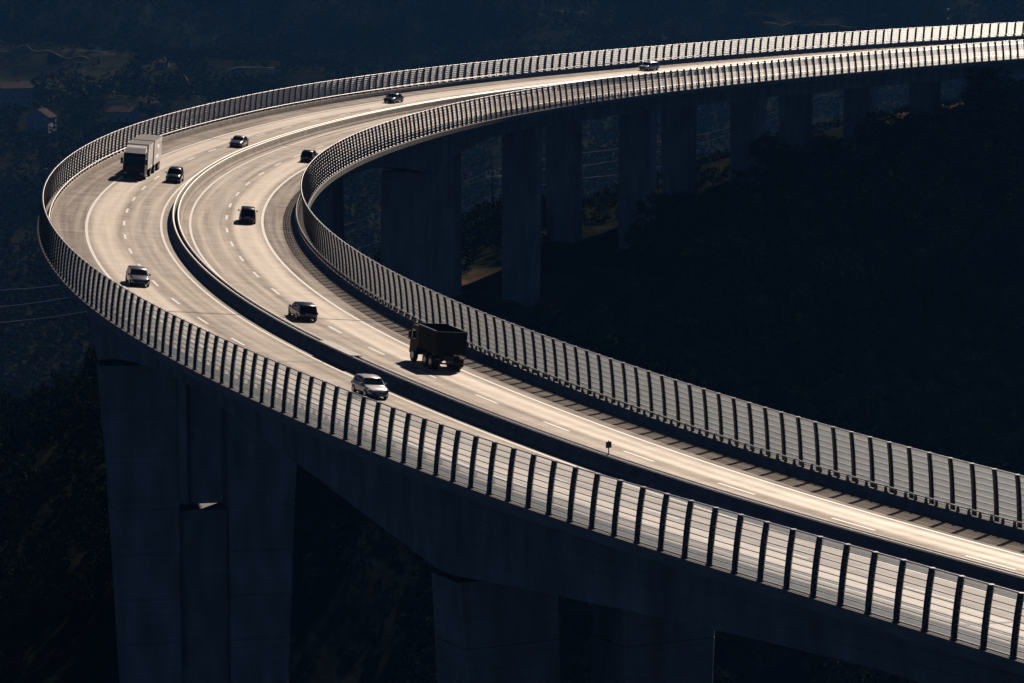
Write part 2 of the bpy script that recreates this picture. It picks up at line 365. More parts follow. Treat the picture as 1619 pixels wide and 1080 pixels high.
# deck slab with cantilevers (underside slopes up to the edges)
slab = [(-13.4, -.32), (-9.4, -.75), (-3, -.62), (3, -.62), (9.4, -.75), (13.4, -.32), (13.4, .26), (12.55, .26), (12.55, -.03), (-12.55, -.03), (-12.55, .26), (-13.4, .26)]
o = raw('deck_slab', loft_mesh('deck_slab', slab, S0, S1, M_conc, closed=True)); to_local(o, via)
for sgn in (1, -1):
    def prof(s, sgn=sgn):
        D = depth(s); a, b = (9.0, 2.4)
        pts = [(b, -.64), (b+.1, -D), (a, -D), (a+.15, -.74)]
        if sgn < 0: pts = [(-x, z) for x, z in pts][::-1]
        return pts
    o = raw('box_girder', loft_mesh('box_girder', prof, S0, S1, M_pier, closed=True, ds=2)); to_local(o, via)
    # raised parapet wall
    pp = [(12.03, -.02), (12.06, .3), (12.12, .65), (12.15, .68), (12.42, .68), (12.46, .65), (12.5, .2)]
    if sgn < 0: pp = [(-x, z) for x, z in pp][::-1]
    o = raw('parapet', loft_mesh('parapet', pp, S0, S1, M_concL, closed=True, ds=2)); to_local(o, via); par = o
    hr = [(12.27+.06*math.cos(a), 1.0+.05*math.sin(a)) for a in np.linspace(0, 2*math.pi, 9)[:-1]]
    if sgn < 0: hr = [(-x, z) for x, z in hr][::-1]
    o = raw('handrail', loft_mesh('handrail', hr, S0, S1, M_cap, closed=True, ds=2)); o.parent = par; o.data.polygons.foreach_set('use_smooth', np.ones(len(o.data.polygons), bool))
    mb = MB()
    for s in np.arange(-420, 220, 2.0 if sgn > 0 else 1.0):
        M = frame(s+(1.0 if sgn > 0 else .5), 12.27*sgn, .67)
        V = [M @ Vector(v) for v in ((-.07, -.09, 0), (.07, -.09, 0), (.07, .09, 0), (-.07, .09, 0), (-.06, -.05, .29), (.06, -.05, .29), (.06, .05, .29), (-.06, .05, .29))]
        mb.add(V, [(0, 3, 2, 1), (4, 5, 6, 7), (0, 1, 5, 4), (1, 2, 6, 5), (2, 3, 7, 6), (3, 0, 4, 7)])
    o = raw('rail_support', mb.me('rail_support', M_steel), kind='stuff'); o.parent = par
# median: two leaning barriers with a slot
for sgn in (1, -1):
    pp = [(.12, .0), (.12, .84), (.14, .87), (.34, .87), (.37, .84), (.48, .32), (.66, .10), (.66, .0)]
    pp = [(x, z) for x, z in pp]
    if sgn < 0: pp = [(-x, z) for x, z in pp]
    else: pp = pp[::-1]
    o = raw('median_barrier', loft_mesh('median_barrier', pp[::-1], S0, S1, M_concL, closed=True, ds=2)); to_local(o, via)
for sgn in (1, -1):
    cp = [(sgn*.25+.085*math.cos(a), .93+.07*math.sin(a)) for a in np.linspace(0, 2*math.pi, 9)[:-1]]
    o = raw('capping', loft_mesh('capping', cp, S0, S1, M_cap, closed=True, smooth=True)); to_local(o, via)
    o.data.polygons.foreach_set('use_smooth', np.ones(len(o.data.polygons), bool))
o = raw('cover_plate', loft_mesh('cover_plate', [(-.45, .99), (.45, .99), (.45, 1.06), (-.45, 1.06)], 58.5, 66, mat('bare_plate', (.7, .68, .65), .4, nscale=2), closed=True, ds=1.5, caps=True)); to_local(o, via)
for sj in (38, 132):
    pass
# carriageways (one sheet each) and their lines
RD = raw('road', loft_mesh('road', [(-12.03, 0), (-.66, 0)], S0, S1, M_asph, ds=2), kind='structure')
RD2 = raw('road', loft_mesh('road', [(.66, 0), (12.03, 0)], S0, S1, M_asph, ds=2), kind='structure')
for rd, lines in ((RD, (-1.44, -8.75)), (RD2, (1.44, 8.72))):
    for c in lines:
        wd = .11 if abs(c) < 5 else .13
        o = raw('edge_line', loft_mesh('edge_line', [(c-wd, .005), (c+wd, .005)], S0, S1, M_paint, ds=2)); o.parent = rd
def dashes(off, s0, rd):
    kk = np.interp(_s, _s, _k); L = np.cumsum((1+_k*off)*DS); L -= L[_i0]
    j = -28
    while True:
        a = s0+11.459*j-1.9; b = a+3.9; j += 1
        if a > 230: break
        sa, sb = np.interp([a, b], L, _s)
        V = [P(s, off+e, .006) for s in np.linspace(sa, sb, 3) for e in (-.12, .12)]
        o = raw('lane_dash', mesh('lane_dash', V, [(0, 2, 3, 1), (2, 4, 5, 3)], M_paint)); o.parent = rd
dashes(-5.08, -106.1, RD); dashes(5.09, -106.7, RD2)
# expansion joints across the road
for s in (-118, 37, 62.5, 150):
    for rd, a, b in ((RD, -12.0, -.72), (RD2, .72, 12.0)):
        V = [P(s+d, x, .009) for d in (0, .28) for x in np.linspace(a, b, 5)]
        F = [(i, i+5, i+6, i+1) for i in range(4)]
        o = raw('expansion_joint', mesh('expansion_joint', V, F, M_black if s != 62.5 else M_galv)); o.parent = rd
# piers
def prism_between(mb, s, z1, z0, o1a, o1b, o0a, o0b, d1, d0, zdeck):
    """leg from z1 (top, world) to z0 (bottom): offsets at the top and bottom, half depths along s"""
    h = float(np.interp(s, _s, _h)); c = P(s, 0, 0)
    T = Vector((math.cos(h), math.sin(h), 0)); N = Vector((math.sin(h), -math.cos(h), 0))   # N: towards positive off
    B = Vector((c[0], c[1], 0)); ch = .12
    V = []
    for z, a, b, d in ((z0, o0a, o0b, d0), (z1, o1a, o1b, d1)):
        for (oo, tt) in ((a, -d+ch), (a+ch, -d), (b-ch, -d), (b, -d+ch), (b, d-ch), (b-ch, d), (a+ch, d), (a, d-ch)):
            V.append(B+N*oo+T*tt+Vector((0, 0, z)))
    F = [(i, (i+1) % 8, 8+(i+1) % 8, 8+i) for i in range(8)]+[tuple(range(7, -1, -1)), tuple(range(8, 16))]
    mb.add(V, F)
for (s, ow, iw) in PIERS:
    c = P(s, 0, 0)
    big = iw < 3; D = depth(s); hd1, hd0 = (1.9, 2.6) if big else ((3.3, 3.0) if s == -158 else (1.2, 1.3))
    gz = min(TZ(*P(s, 8, 0)[:2]), TZ(*P(s, -8, 0)[:2]))-2
    pe = raw('pier', None); to_local(pe, via); pe.location = (0, 0, 0)
    iw0 = iw
    for sgn in (1, -1):
        iw = 4.8 if (s == -158 and sgn > 0) else iw0
        top = float(P(s, sgn*6, -D)[2])+.0
        zt = top-.004
        zc = c[2]-21.0 if big else gz
        oo = [ow, ow-(zt-zc)*(.075 if big else .03)]
        arm = [(oo[0], iw, oo[1], iw)]
        z = zt; k = 0
        while z > zc+.1:                     # casting lifts, each its own block with a recessed joint
            zn = max(zc, z-4.05)
            f = lambda q: ow-(zt-q)*(.075 if big else (.11 if s == -158 else .02))
            mb = MB(); a1, a0 = f(z), f(zn)
            lo1, hi1, lo0, hi0 = (iw, a1, iw, a0) if sgn > 0 else (-a1, -iw, -a0, -iw)
            dd = lambda q: hd1+(hd0-hd1)*(zt-q)/max(1, zt-zc)
            prism_between(mb, s, z, zn+.06, lo1, hi1, lo0, hi0, dd(z), dd(zn), c[2])
            prism_between(mb, s, zn+.0601, zn, lo0+.12, hi0-.12, lo0+.12, hi0-.12, dd(zn)-.12, dd(zn)-.12, c[2])
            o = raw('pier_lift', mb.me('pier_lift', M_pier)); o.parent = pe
            z = zn
        if not big: continue
    if big:
        z = c[2]-21.0; zt0 = z
        while z > gz+.1:
            zn = max(gz, z-4.05)
            f = lambda q: ow-(D*0+zt-zt0)*.075-(zt0-q)*.045
            mb = MB()
            for sgn in (1, -1):
                lo1, hi1, lo0, hi0 = (iw, f(z), iw, f(zn)) if sgn > 0 else (-f(z), -iw, -f(zn), -iw)
                prism_between(mb, s, z, zn+.06, lo1, hi1, lo0, hi0, hd0, hd0+.1, c[2])
                prism_between(mb, s, zn+.0601, zn, lo0+.12, hi0-.12, lo0+.12, hi0-.12, hd0-.12, hd0-.12, c[2])
            prism_between(mb, s, z-.35 if z == zt0 else z, zn, -iw-.01, iw+.01, -iw-.01, iw+.01, hd0-.9, hd0-.9, c[2])
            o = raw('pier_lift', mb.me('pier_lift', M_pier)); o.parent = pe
            z = zn

# ------------------------------------------------------------------ wind barriers
def prof_pts(h):
    """barrier profile: (towards road, up)"""
    return np.array([(0, 0), (.03, .55), (.075, 1.1), (.135, 1.65), (.20, 2.15), (.265, 2.55), (.33, 2.86)])*np.array([1, h])
def arc_sample(pts, t):
    d = np.concatenate([[0], np.cumsum(np.sqrt((np.diff(pts, axis=0)**2).sum(1)))]); t = np.asarray(t)*d[-1]
    return np.stack([np.interp(t, d, pts[:, 0]), np.interp(t, d, pts[:, 1])], -1)
NSL = 9; BAY = 2.0
def fence(sgn, base_off, hscale, label, s0, s1):
    root = empty('wind_barrier', tuple(P(-60, base_off, 0)), label=label, category='wind barrier')
    pts = prof_pts(hscale); root_inv = Matrix.Translation(-Vector(root.location))
    # post: I shape following the profile, with cap, base plate, clamps
    mb = MB(); t = np.linspace(0, 1, 8); pr = arc_sample(pts, t)
    tan = np.gradient(pr, axis=0); tan /= np.sqrt((tan**2).sum(1))[:, None]; nor = np.stack([tan[:, 1], -tan[:, 0]], 1)
    def rib(hw, d0, d1, m=0):
        V = []
        for q, nn in zip(pr, nor):
            for x, dd in ((-hw, d0), (hw, d0), (hw, d1), (-hw, d1)):
                V.append((x, q[0]+nn[0]*dd, q[1]+nn[1]*dd))
        F = []
        for i in range(len(pr)-1):
            for j in range(4):
                k = (j+1) % 4; F.append((i*4+j, i*4+k, (i+1)*4+k, (i+1)*4+j))
        F += [(3, 2, 1, 0), tuple(len(V)-4+j for j in range(4))]
        mb.add(V, F, m)
    rib(.11, .11, .125); rib(.11, -.125, -.11); rib(.035, -.11, .11)
    mb.box(-.14, .14, -.16, .16, -.05, .0)
    for k in range(NSL):                     # clamps that hold the slats
        q = arc_sample(pts, (k+.5)/NSL); mb.box(-.15, .15, q[0]-.03, q[0]+.03, q[1]-.05, q[1]+.05)
    e = pr[-1]; mb.box(-.1, .1, e[0]-.12, e[0]+.12, e[1]+.0, e[1]+.03, 1)
    post_me = mb.me('post', [M_steel, M_galv])
    # slats: thin curved blades; one mesh per level, shared
    lv = []
    for k in range(NSL):
        a, b = (k+.045)/NSL, (k+.955)/NSL
        q = arc_sample(pts, np.linspace(a, b, 7)); u = np.linspace(-1, 1, 7)
        tg = q[-1]-q[0]; tg /= np.linalg.norm(tg); nn = np.array([tg[1], -tg[0]])
        q = q + nn[None]*(.022*(1-u**2))[:, None]
        V = []; F = []
        for x in (.06, BAY-.06):
            V += [(x, p[0], p[1]) for p in q]
        n = len(q); F = [(j, n+j, n+j+1, j+1) for j in range(n-1)]
        lv.append((np.array(V), np.array(F)))
    def rib_uv(me):
        nf = len(me.polygons); uv = np.tile(np.array([[0, 0], [1, 0], [1, 1], [0, 1]], np.float32), (nf, 1))
        me.uv_layers.new(name='ribs').data.foreach_set('uv', uv.ravel()); return me
    sl_me = [rib_uv(mesh('slat', V, F, M_acr, smooth=True)) for V, F in lv]
    # seam rails
    rl = []
    for k in range(NSL+1):
        q = arc_sample(pts, min(.998, max(.002, k/NSL))); h_ = .020 if k not in (0, NSL) else .03
        V = [(x, q[0]+h_*1.3*math.cos(a), q[1]+h_*1.3*math.sin(a)) for x in (.05, BAY-.05) for a in np.linspace(0, 2*math.pi, 9)[:-1]]
        F = [(j, (j+1) % 8, 8+(j+1) % 8, 8+j) for j in range(8)]
        rl.append((np.array(V), np.array(F)))
    rl_me = [mesh('seam_rail', V, F, M_alu, smooth=True) for k, (V, F) in enumerate(rl)]
    bays = list(np.arange(s1-BAY, s0-.1, -BAY))
    sv, sf, rv, rf = [], [], [], []; ns = nr = 0; cs = cr_ = 0
    VIS0 = 158 if sgn > 0 else 142
    ordered = sorted(bays, key=lambda s: (s > VIS0, -s))
    for i, s in enumerate(ordered):
        A = frame(s, base_off, .34, 1)
        B = frame(s+BAY, base_off, .34, 1)
        # chord frame, X spans exactly the bay
        a = A.translation; b = B.translation; T = (b-a); L = T.length/BAY; T = T.normalized()
        N = Vector((-T.y, T.x, 0)).normalized()*sgn; Z = Vector((0, 0, 1)); Z = (Z-T*Z.dot(T)).normalized()
        # for the inner barrier "towards road" is the other way
        M = Matrix(((T.x*L, N.x, Z.x, a.x), (T.y*L, N.y, Z.y, a.y), (T.z*L, N.z, Z.z, a.z), (0, 0, 0, 1)))
        po = raw('post', post_me); po.parent = root; po.matrix_parent_inverse = root_inv; po.matrix_basis = M
        Mn = np.array(M)
        for k in range(NSL):
            if cs < 300 and s <= VIS0:
                q = raw('slat', sl_me[k]); q.parent = root; q.matrix_parent_inverse = root_inv; q.matrix_basis = M; cs += 1
            else:
                V = lv[k][0] @ Mn[:3, :3].T+Mn[:3, 3]; sv.append(V); sf.append(lv[k][1]+ns); ns += len(V)
        for k in range(NSL+1):
            if cr_ < 300 and s <= VIS0:
                q = raw('seam_rail', rl_me[k]); q.parent = root; q.matrix_parent_inverse = root_inv; q.matrix_basis = M; cr_ += 1
            else:
                V = rl[k][0] @ Mn[:3, :3].T+Mn[:3, 3]; rv.append(V); rf.append(rl[k][1]+nr); nr += len(V)
    o = raw('slats', rib_uv(mesh('slats', np.concatenate(sv), np.concatenate(sf), M_acr, smooth=True)), kind='stuff'); to_local(o, root)
    o = raw('seam_rails', mesh('seam_rails', np.concatenate(rv), np.concatenate(rf), M_alu, smooth=True), kind='stuff'); to_local(o, root)
fence(1, 13.12, .985, 'clear slatted wind barrier with dark posts along the outer edge of the bend', -396, 190)
fence(-1, -13.12, 1.13, 'clear slatted wind barrier along the inner edge of the bend, beside the dump truck', -396, 190)

# small sign on the median
M = frame(107, 0.0, .88); sg = empty('road_sign', M.translation, float(np.interp(107, _s, _h)), label='small square sign seen from behind on a short post on the median barrier', category='sign')
mb = MB(); mb.tube((0, 0, 0), (0, 0, .95), .035); o = raw('post', mb.me('post', M_steel)); o.parent = sg
mb = MB(); mb.box(-.015, .015, -.19, .19, .50, .88); mb.box(.016, .03, -.16, .16, .58, .61); mb.box(.016, .03, -.16, .16, .78, .81); o = raw('sign_plate', mb.me('sign_plate', M_steel)); o.parent = sg

# ------------------------------------------------------------------ vehicles
def paint(name, c, metal=.3, rough=.28):
    return mat(name, c, rough, metal=metal, spec=.6, nscale=2, namp=.06, coat=.6)
def car(name, label, s, off, toward, colr, kind='hatch', L=4.2, W=1.76, H=1.46, metal=.3):
    # x forward, y left, z up
    pm = paint(name+'_paint', colr, metal)
    h = float(np.interp(s, _s, _h)); M = frame(s, off, 0.012, 1, tilt=1)
    root = raw(name, None, label=label, category='car', group='cars driving on the viaduct')
    root.matrix_world = M @ (Matrix.Identity(4) if toward else Matrix.Rotation(math.pi, 4, 'Z')) @ Matrix.Scale(.94, 4)
    if kind == 'hatch':   cab = dict(hood=.27, ws=.43, rf=.86, rr=.985)
    elif kind == 'sedan': cab = dict(hood=.27, ws=.43, rf=.72, rr=.86)
    elif kind == 'estate': cab = dict(hood=.25, ws=.40, rf=.93, rr=.99)
    elif kind == 'suv':   cab = dict(hood=.25, ws=.37, rf=.93, rr=.99)
    else:                 cab = dict(hood=.16, ws=.32, rf=.95, rr=.99)   # van
    gc = .19 if kind not in ('suv', 'van') else .24
    belt = .60*H if kind != 'sedan' else .62*H
    f = lambda t: L/2-L*t
    def low(t):   # hood/boot top height
        return np.interp(t, [0, .03, .12, cab['hood'], cab['rf'], .96, 1], [.36*H, .46*H, .54*H, belt, belt+.02, belt*.98, .50*H])
    def half(t): return np.interp(t, [0, .04, .15, .5, .88, .97, 1], [.36, .44, .49, .5, .49, .455, .42])*W
    def roof(t): return np.interp(t, [cab['hood'], cab['ws'], cab['ws']+.12, (cab['ws']+cab['rf'])/2, cab['rf'], cab['rr']], [belt, H*.955, H*.99, H, H*.965, belt+.03])
    ts = np.array([0, .015, .05, .1, .18, cab['hood'], (cab['hood']+cab['ws'])/2, cab['ws'], .5, .6, .7, .8, cab['rf'], (cab['rf']+cab['rr'])/2, cab['rr'], .995, 1.0])
    ts = np.unique(np.clip(ts, 0, 1))
    # lower body
    def ring(t):
        w = half(t); b = low(t); g = gc+(.06 if t < .02 or t > .985 else 0)
        return [(0, g), (w*.80, g), (w*.97, g+.10), (w*1.0, g+.28), (w*.985, b-.12), (w*.94, b-.02), (w*.70, b+.015), (0, b+.035)]
    V = []; 
    for t in ts:
        r = ring(t); V += [(f(t), y, z) for y, z in r]+[(f(t), -y, z) for y, z in r[1:-1][::-1]]
    n = 14; F = []
    for i in range(len(ts)-1):
        for j in range(n): F.append((i*n+j, i*n+(j+1) % n, (i+1)*n+(j+1) % n, (i+1)*n+j))
    F += [tuple(range(n-1, -1, -1)), tuple((len(ts)-1)*n+j for j in range(n))]
    F = [q[::-1] for q in F]
    body = raw('body', mesh('body', V, F, pm, smooth=True)); body.parent = root
    # cabin: roof + pillars as painted shell, glass set in
    ct = np.linspace(cab['hood'], cab['rr'], 15); V = []
    for t in ct:
        b = belt+.01; r = max(roof(t), b+.005); w = half(t); k = (r-b)/(H-b)
        V += [(f(t), 0, r), (f(t), w*(.90-.17*k), r-.02*k), (f(t), w*(.95-.17*k), r-.07*k), (f(t), w*.95, b-.03), (f(t), -w*.95, b-.03), (f(t), -w*(.95-.17*k), r-.07*k), (f(t), -w*(.90-.17*k), r-.02*k)]
    F = []
    for i in range(14):
        for j in range(7): 
            if j == 3: continue
            F.append((i*7+j, i*7+(j+1) % 7, (i+1)*7+(j+1) % 7, (i+1)*7+j))
    cb = raw('cabin', mesh('cabin', V, F, pm, smooth=True)); cb.parent = root
    def surf(t, k, sy):     # point on cabin side: k 0 belt .. 1 roof edge
        b = belt+.01; r = max(roof(t), b+.005); w = half(t); kk = (r-b)/(H-b); top = (w*(.95-.17*kk), r-.07*kk); bot = (w*.95, b-.03)
        return (f(t), sy*(bot[0]+(top[0]-bot[0])*k+.012), bot[1]+(top[1]-bot[1])*k)
    # side windows
    spans = [(cab['ws']-.06, .585), (.60, min(cab['rf']-.02, .80 if kind != 'sedan' else .76))]
    if kind in ('estate', 'van', 'suv'): spans.append((.815, cab['rf']-.01))
    for sy in (1, -1):
        for a, b in spans:
            tt = np.linspace(a, b, 5); V = []
            for t in tt: V += [surf(t, .18, sy), surf(t, .9, sy)]
            F = [(2*i, 2*i+1, 2*i+3, 2*i+2) for i in range(4)]
            o = raw('side_window', mesh('side_window', V, F, M_glass)); o.parent = cb
    # windscreen and rear window
    for nm, t0, t1, e in (('windscreen', cab['hood']+.015, cab['ws']-.005, 1), ('rear_window', cab['rr']-.01, cab['rf']+.01, -1)):
        V = []
        for q in np.linspace(0.06, .94, 5):
            t = t0+(t1-t0)*q; b = belt+.01; r = max(roof(t), b+.005); w = half(t); kk = (r-b)/(H-b); ww = w*(.88-.15*kk)
            for y in np.linspace(-1, 1, 5): V.append((f(t)+e*.02, y*ww, r+.012-.015*y*y))
        F = [(i*5+j, i*5+j+1, (i+1)*5+j+1, (i+1)*5+j) for i in range(4) for j in range(4)]
        o = raw(nm, mesh(nm, V, F, M_glass, smooth=True)); o.parent = cb
    for sy in (1, -1):
        mb = MB(); x = L/2; mb.box(x-.34, x-.05, sy*W*.39-.17, sy*W*.39+.13, .40*H, .475*H, tx=.06)
        o = raw('headlight', mb.me('headlight', M_lampw)); o.parent = root
        mb = MB(); mb.box(-x+.0, -x+.12, sy*W*.39-.12, sy*W*.39+.11, .44*H, .57*H, tx=.03)
        o = raw('tail_light', mb.me('tail_light', M_lampr)); o.parent = root
        mb = MB(); xm = f(cab['ws']-.08); mb.box(xm-.10, xm+.08, sy*W*.5-.02 if sy > 0 else sy*W*.5-.18, sy*W*.5+.18 if sy > 0 else sy*W*.5+.02, belt, belt+.15, tx=.03, ty=.02)
        o = raw('wing_mirror', mb.me('wing_mirror', pm if metal < .9 else M_black)); o.parent = root
    mb = MB(); mb.box(L/2-.03, L/2+.02, -.52, .52, .30*H-.1, .30*H+.08); o = raw('grille', mb.me('grille', M_black)); o.parent = root
    mb = MB(); mb.box(-L/2-.02, -L/2+.04, -.66, .66, gc+.05, gc+.16); o = raw('rear_bumper', mb.me('rear_bumper', M_black)); o.parent = root
    mb = MB(); mb.box(L/2+.02, L/2+.035, -.26, .26, .27*H-.05, .27*H+.06); o = raw('licence_plate', mb.me('licence_plate', M_plate)); o.parent = root
    mb = MB(); mb.box(-L/2-.015, -L/2+.01, -.26, .26, .45*H-.05, .45*H+.06); o = raw('licence_plate', mb.me('licence_plate', M_plate)); o.parent = root
    rw = .32 if kind != 'suv' else .37
    for x in (L*.5-L*.19, -L*.5+L*.19):
        for sy in (1, -1):
            y = sy*(W*.5-.10)
            mb = MB(); mb.tube((x, y-.10, rw), (x, y+.10, rw), rw, n=20)
            o = raw('wheel', mb.me('wheel', M_rubber)); o.parent = root
            mb = MB(); mb.tube((x, y+sy*.101, rw), (x, y+sy*.112, rw), rw*.62, rw*.55, n=12)
            q = raw('rim', mb.me('rim', M_rim)); q.parent = o
    return root
car('hatchback_car', 'silver white hatchback in the lane by the median, just above the near wind barrier', 78.3, 3.45, True, (.78, .79, .82), 'hatch', 3.8, 1.72, 1.45, .15)
car('estate_car', 'dark grey estate car with a shiny roof driving away, beyond the dump truck', 37.5, -3.9, False, (.05, .055, .065), 'estate', 4.5, 1.78, 1.45, .6)
car('people_carrier', 'black people carrier seen from behind in the middle of the tight bend', -35.0, -7.2, False, (.012, .012, .015), 'van', 4.4, 1.82, 1.72, .1)
car('estate_car', 'light grey estate car coming round the bend close to the outer wind barrier', 20.5, 6.8, True, (.22, .235, .27), 'estate', 4.4, 1.76, 1.52, .5)
car('off_road_car', 'dark green off road car driving beside the white lorry', -68.5, 2.7, True, (.015, .03, .022), 'suv', 4.2, 1.78, 1.74, .2)
car('saloon_car', 'silver blue saloon car alone in the lane by the median, beyond the white lorry', -112.0, 3.5, True, (.16, .18, .24), 'sedan', 4.4, 1.76, 1.42, .6)
car('saloon_car', 'small dark blue saloon car on the straightening far road, left of the far silver car', -182, 6.9, True, (.03, .035, .06), 'sedan', 4.4, 1.76, 1.43, .4)
car('hatchback_car', 'tiny silver car half hidden behind the far inner wind barrier at upper right', -258, 8.3, True, (.3, .33, .42), 'estate', 4.3, 1.76, 1.48, .6)
car('hatchback_car', 'dark hatchback half hidden behind the slats where the inner wind barrier bends back', -103, -7.6, False, (.02, .022, .03), 'hatch', 4.1, 1.75, 1.5, .3)

def wheels(root, xs, W, r, dual=False):
    for x in xs:
        for sy in (1, -1):
            w_ = .52 if dual and x < max(xs) else .30; y = sy*(W/2-w_/2-.02)
            mb = MB(); mb.tube((x, y-w_/2, r), (x, y+w_/2, r), r, n=22); o = raw('wheel', mb.me('wheel', M_rubber)); o.parent = root
            mb = MB(); mb.tube((x, y+sy*(w_/2+.001), r), (x, y+sy*(w_/2+.02), r), r*.55, r*.45, n=14); q = raw('rim', mb.me('rim', M_rim)); q.parent = o
def lorry():
    s, off = -66.8, 7.15
    root = raw('lorry', None, label='white articulated box lorry with a dark front coming round the far left of the bend', category='lorry')
    root.matrix_world = frame(s, off, .012, 1, tilt=1)
    W = 2.5; dk = mat('dark_cab_paint', (.02, .024, .045), .45, spec=.3, nscale=2, namp=.1); wt = mat('white_trailer_skin', (.90, .88, .84), .35, nscale=1, namp=.04, spec=.9, coat=1)
    mb = MB()   # cab, origin at front bumper x=0, going back
    prof = [(0.0, .45), (.04, 1.5), (-.12, 2.55), (-.28, 2.95), (-2.1, 3.05), (-2.1, .45)]
    V = [(x, W/2*.985, z) for x, z in prof]+[(x, -W/2*.985, z) for x, z in prof]; n = 6
    mb.add(V, [(i, (i+1) % n, n+(i+1) % n, n+i) for i in range(n)]+[tuple(range(n-1, -1, -1)), tuple(range(n, 2*n))])
    cb = raw('cab', mb.me('cab', dk)); cb.parent = root
    mb = MB(); mb.add([(-.30, 1.14, 2.98), (-.30, -1.14, 2.98), (-2.0, -1.17, 3.07), (-2.0, 1.17, 3.07), (-1.1, 1.1, 3.52), (-1.1, -1.1, 3.52), (-2.0, 1.12, 3.72), (-2.0, -1.12, 3.72)], [(0, 4, 5, 1), (4, 6, 7, 5), (0, 3, 6, 4), (1, 5, 7, 2), (3, 2, 7, 6)])
    o = raw('roof_deflector', mb.me('roof_deflector', wt)); o.parent = root
    mb = MB(); mb.add([(.055, -1.12, 1.62), (.055, 1.12, 1.62), (-.10, 1.06, 2.5), (-.10, -1.06, 2.5)], [(0, 1, 2, 3)]); o = raw('windscreen', mb.me('windscreen', M_glass)); o.parent = cb
    for sy in (1, -1):
        mb = MB(); y = sy*(W/2*.985+.008); mb.add([(-.25, y, 1.65), (-1.15, y, 1.65), (-1.15, y, 2.45), (-.38, y, 2.45)], [(0, 1, 2, 3)]); o = raw('side_window', mb.me('side_window', M_glass)); o.parent = cb
        mb = MB(); mb.box(-.12, .1, sy*1.27 if sy > 0 else sy*1.52, sy*1.52 if sy > 0 else sy*1.27, 1.75, 2.4); o = raw('wing_mirror', mb.me('wing_mirror', M_black)); o.parent = root
        mb = MB(); mb.box(.02, .09, sy*.95-.19, sy*.95+.19, .68, .84); o = raw('headlight', mb.me('headlight', M_lampw)); o.parent = root
    mb = MB(); mb.box(.03, .075, -1.2, 1.2, .35, .62); o = raw('bumper', mb.me('bumper', dk)); o.parent = root
    mb = MB()
    for z in (.95, 1.1, 1.25, 1.4): mb.box(.045, .075, -.8, .8, z-.03, z+.03)
    o = raw('grille', mb.me('grille', M_black)); o.parent = root
    mb = MB(); mb.box(.06, .1, -1.1, 1.1, 2.56, 2.62); o = raw('sun_visor', mb.me('sun_visor', M_black)); o.parent = cb
    mb = MB(); mb.box(-6.4, -2.35, -1.25, 1.25, 1.0, 3.85); b1 = raw('box_body', mb.me('box_body', wt)); b1.parent = root
    mb = MB(); mb.box(-14.2, -7.6, -1.25, 1.25, 1.0, 3.85); b2 = raw('box_body', mb.me('box_body', wt)); b2.parent = root
    mb = MB()
    for b0, b_ in ((-6.4, -2.35), (-14.2, -7.6)):
        for y in (-1.262, 1.25): mb.box(b0, b_, y, y+.012, 1.0, 1.08); mb.box(b0, b_, y, y+.012, 3.78, 3.85)
    o = raw('trim', mb.me('trim', M_galv)); o.parent = root
    mb = MB(); mb.box(-14.1, -.6, -.45, .45, .72, .98); o = raw('chassis', mb.me('chassis', M_black)); o.parent = root
    wheels(root, (-1.35, -5.2, -8.8, -12.2, -13.2), W, .5)
lorry()
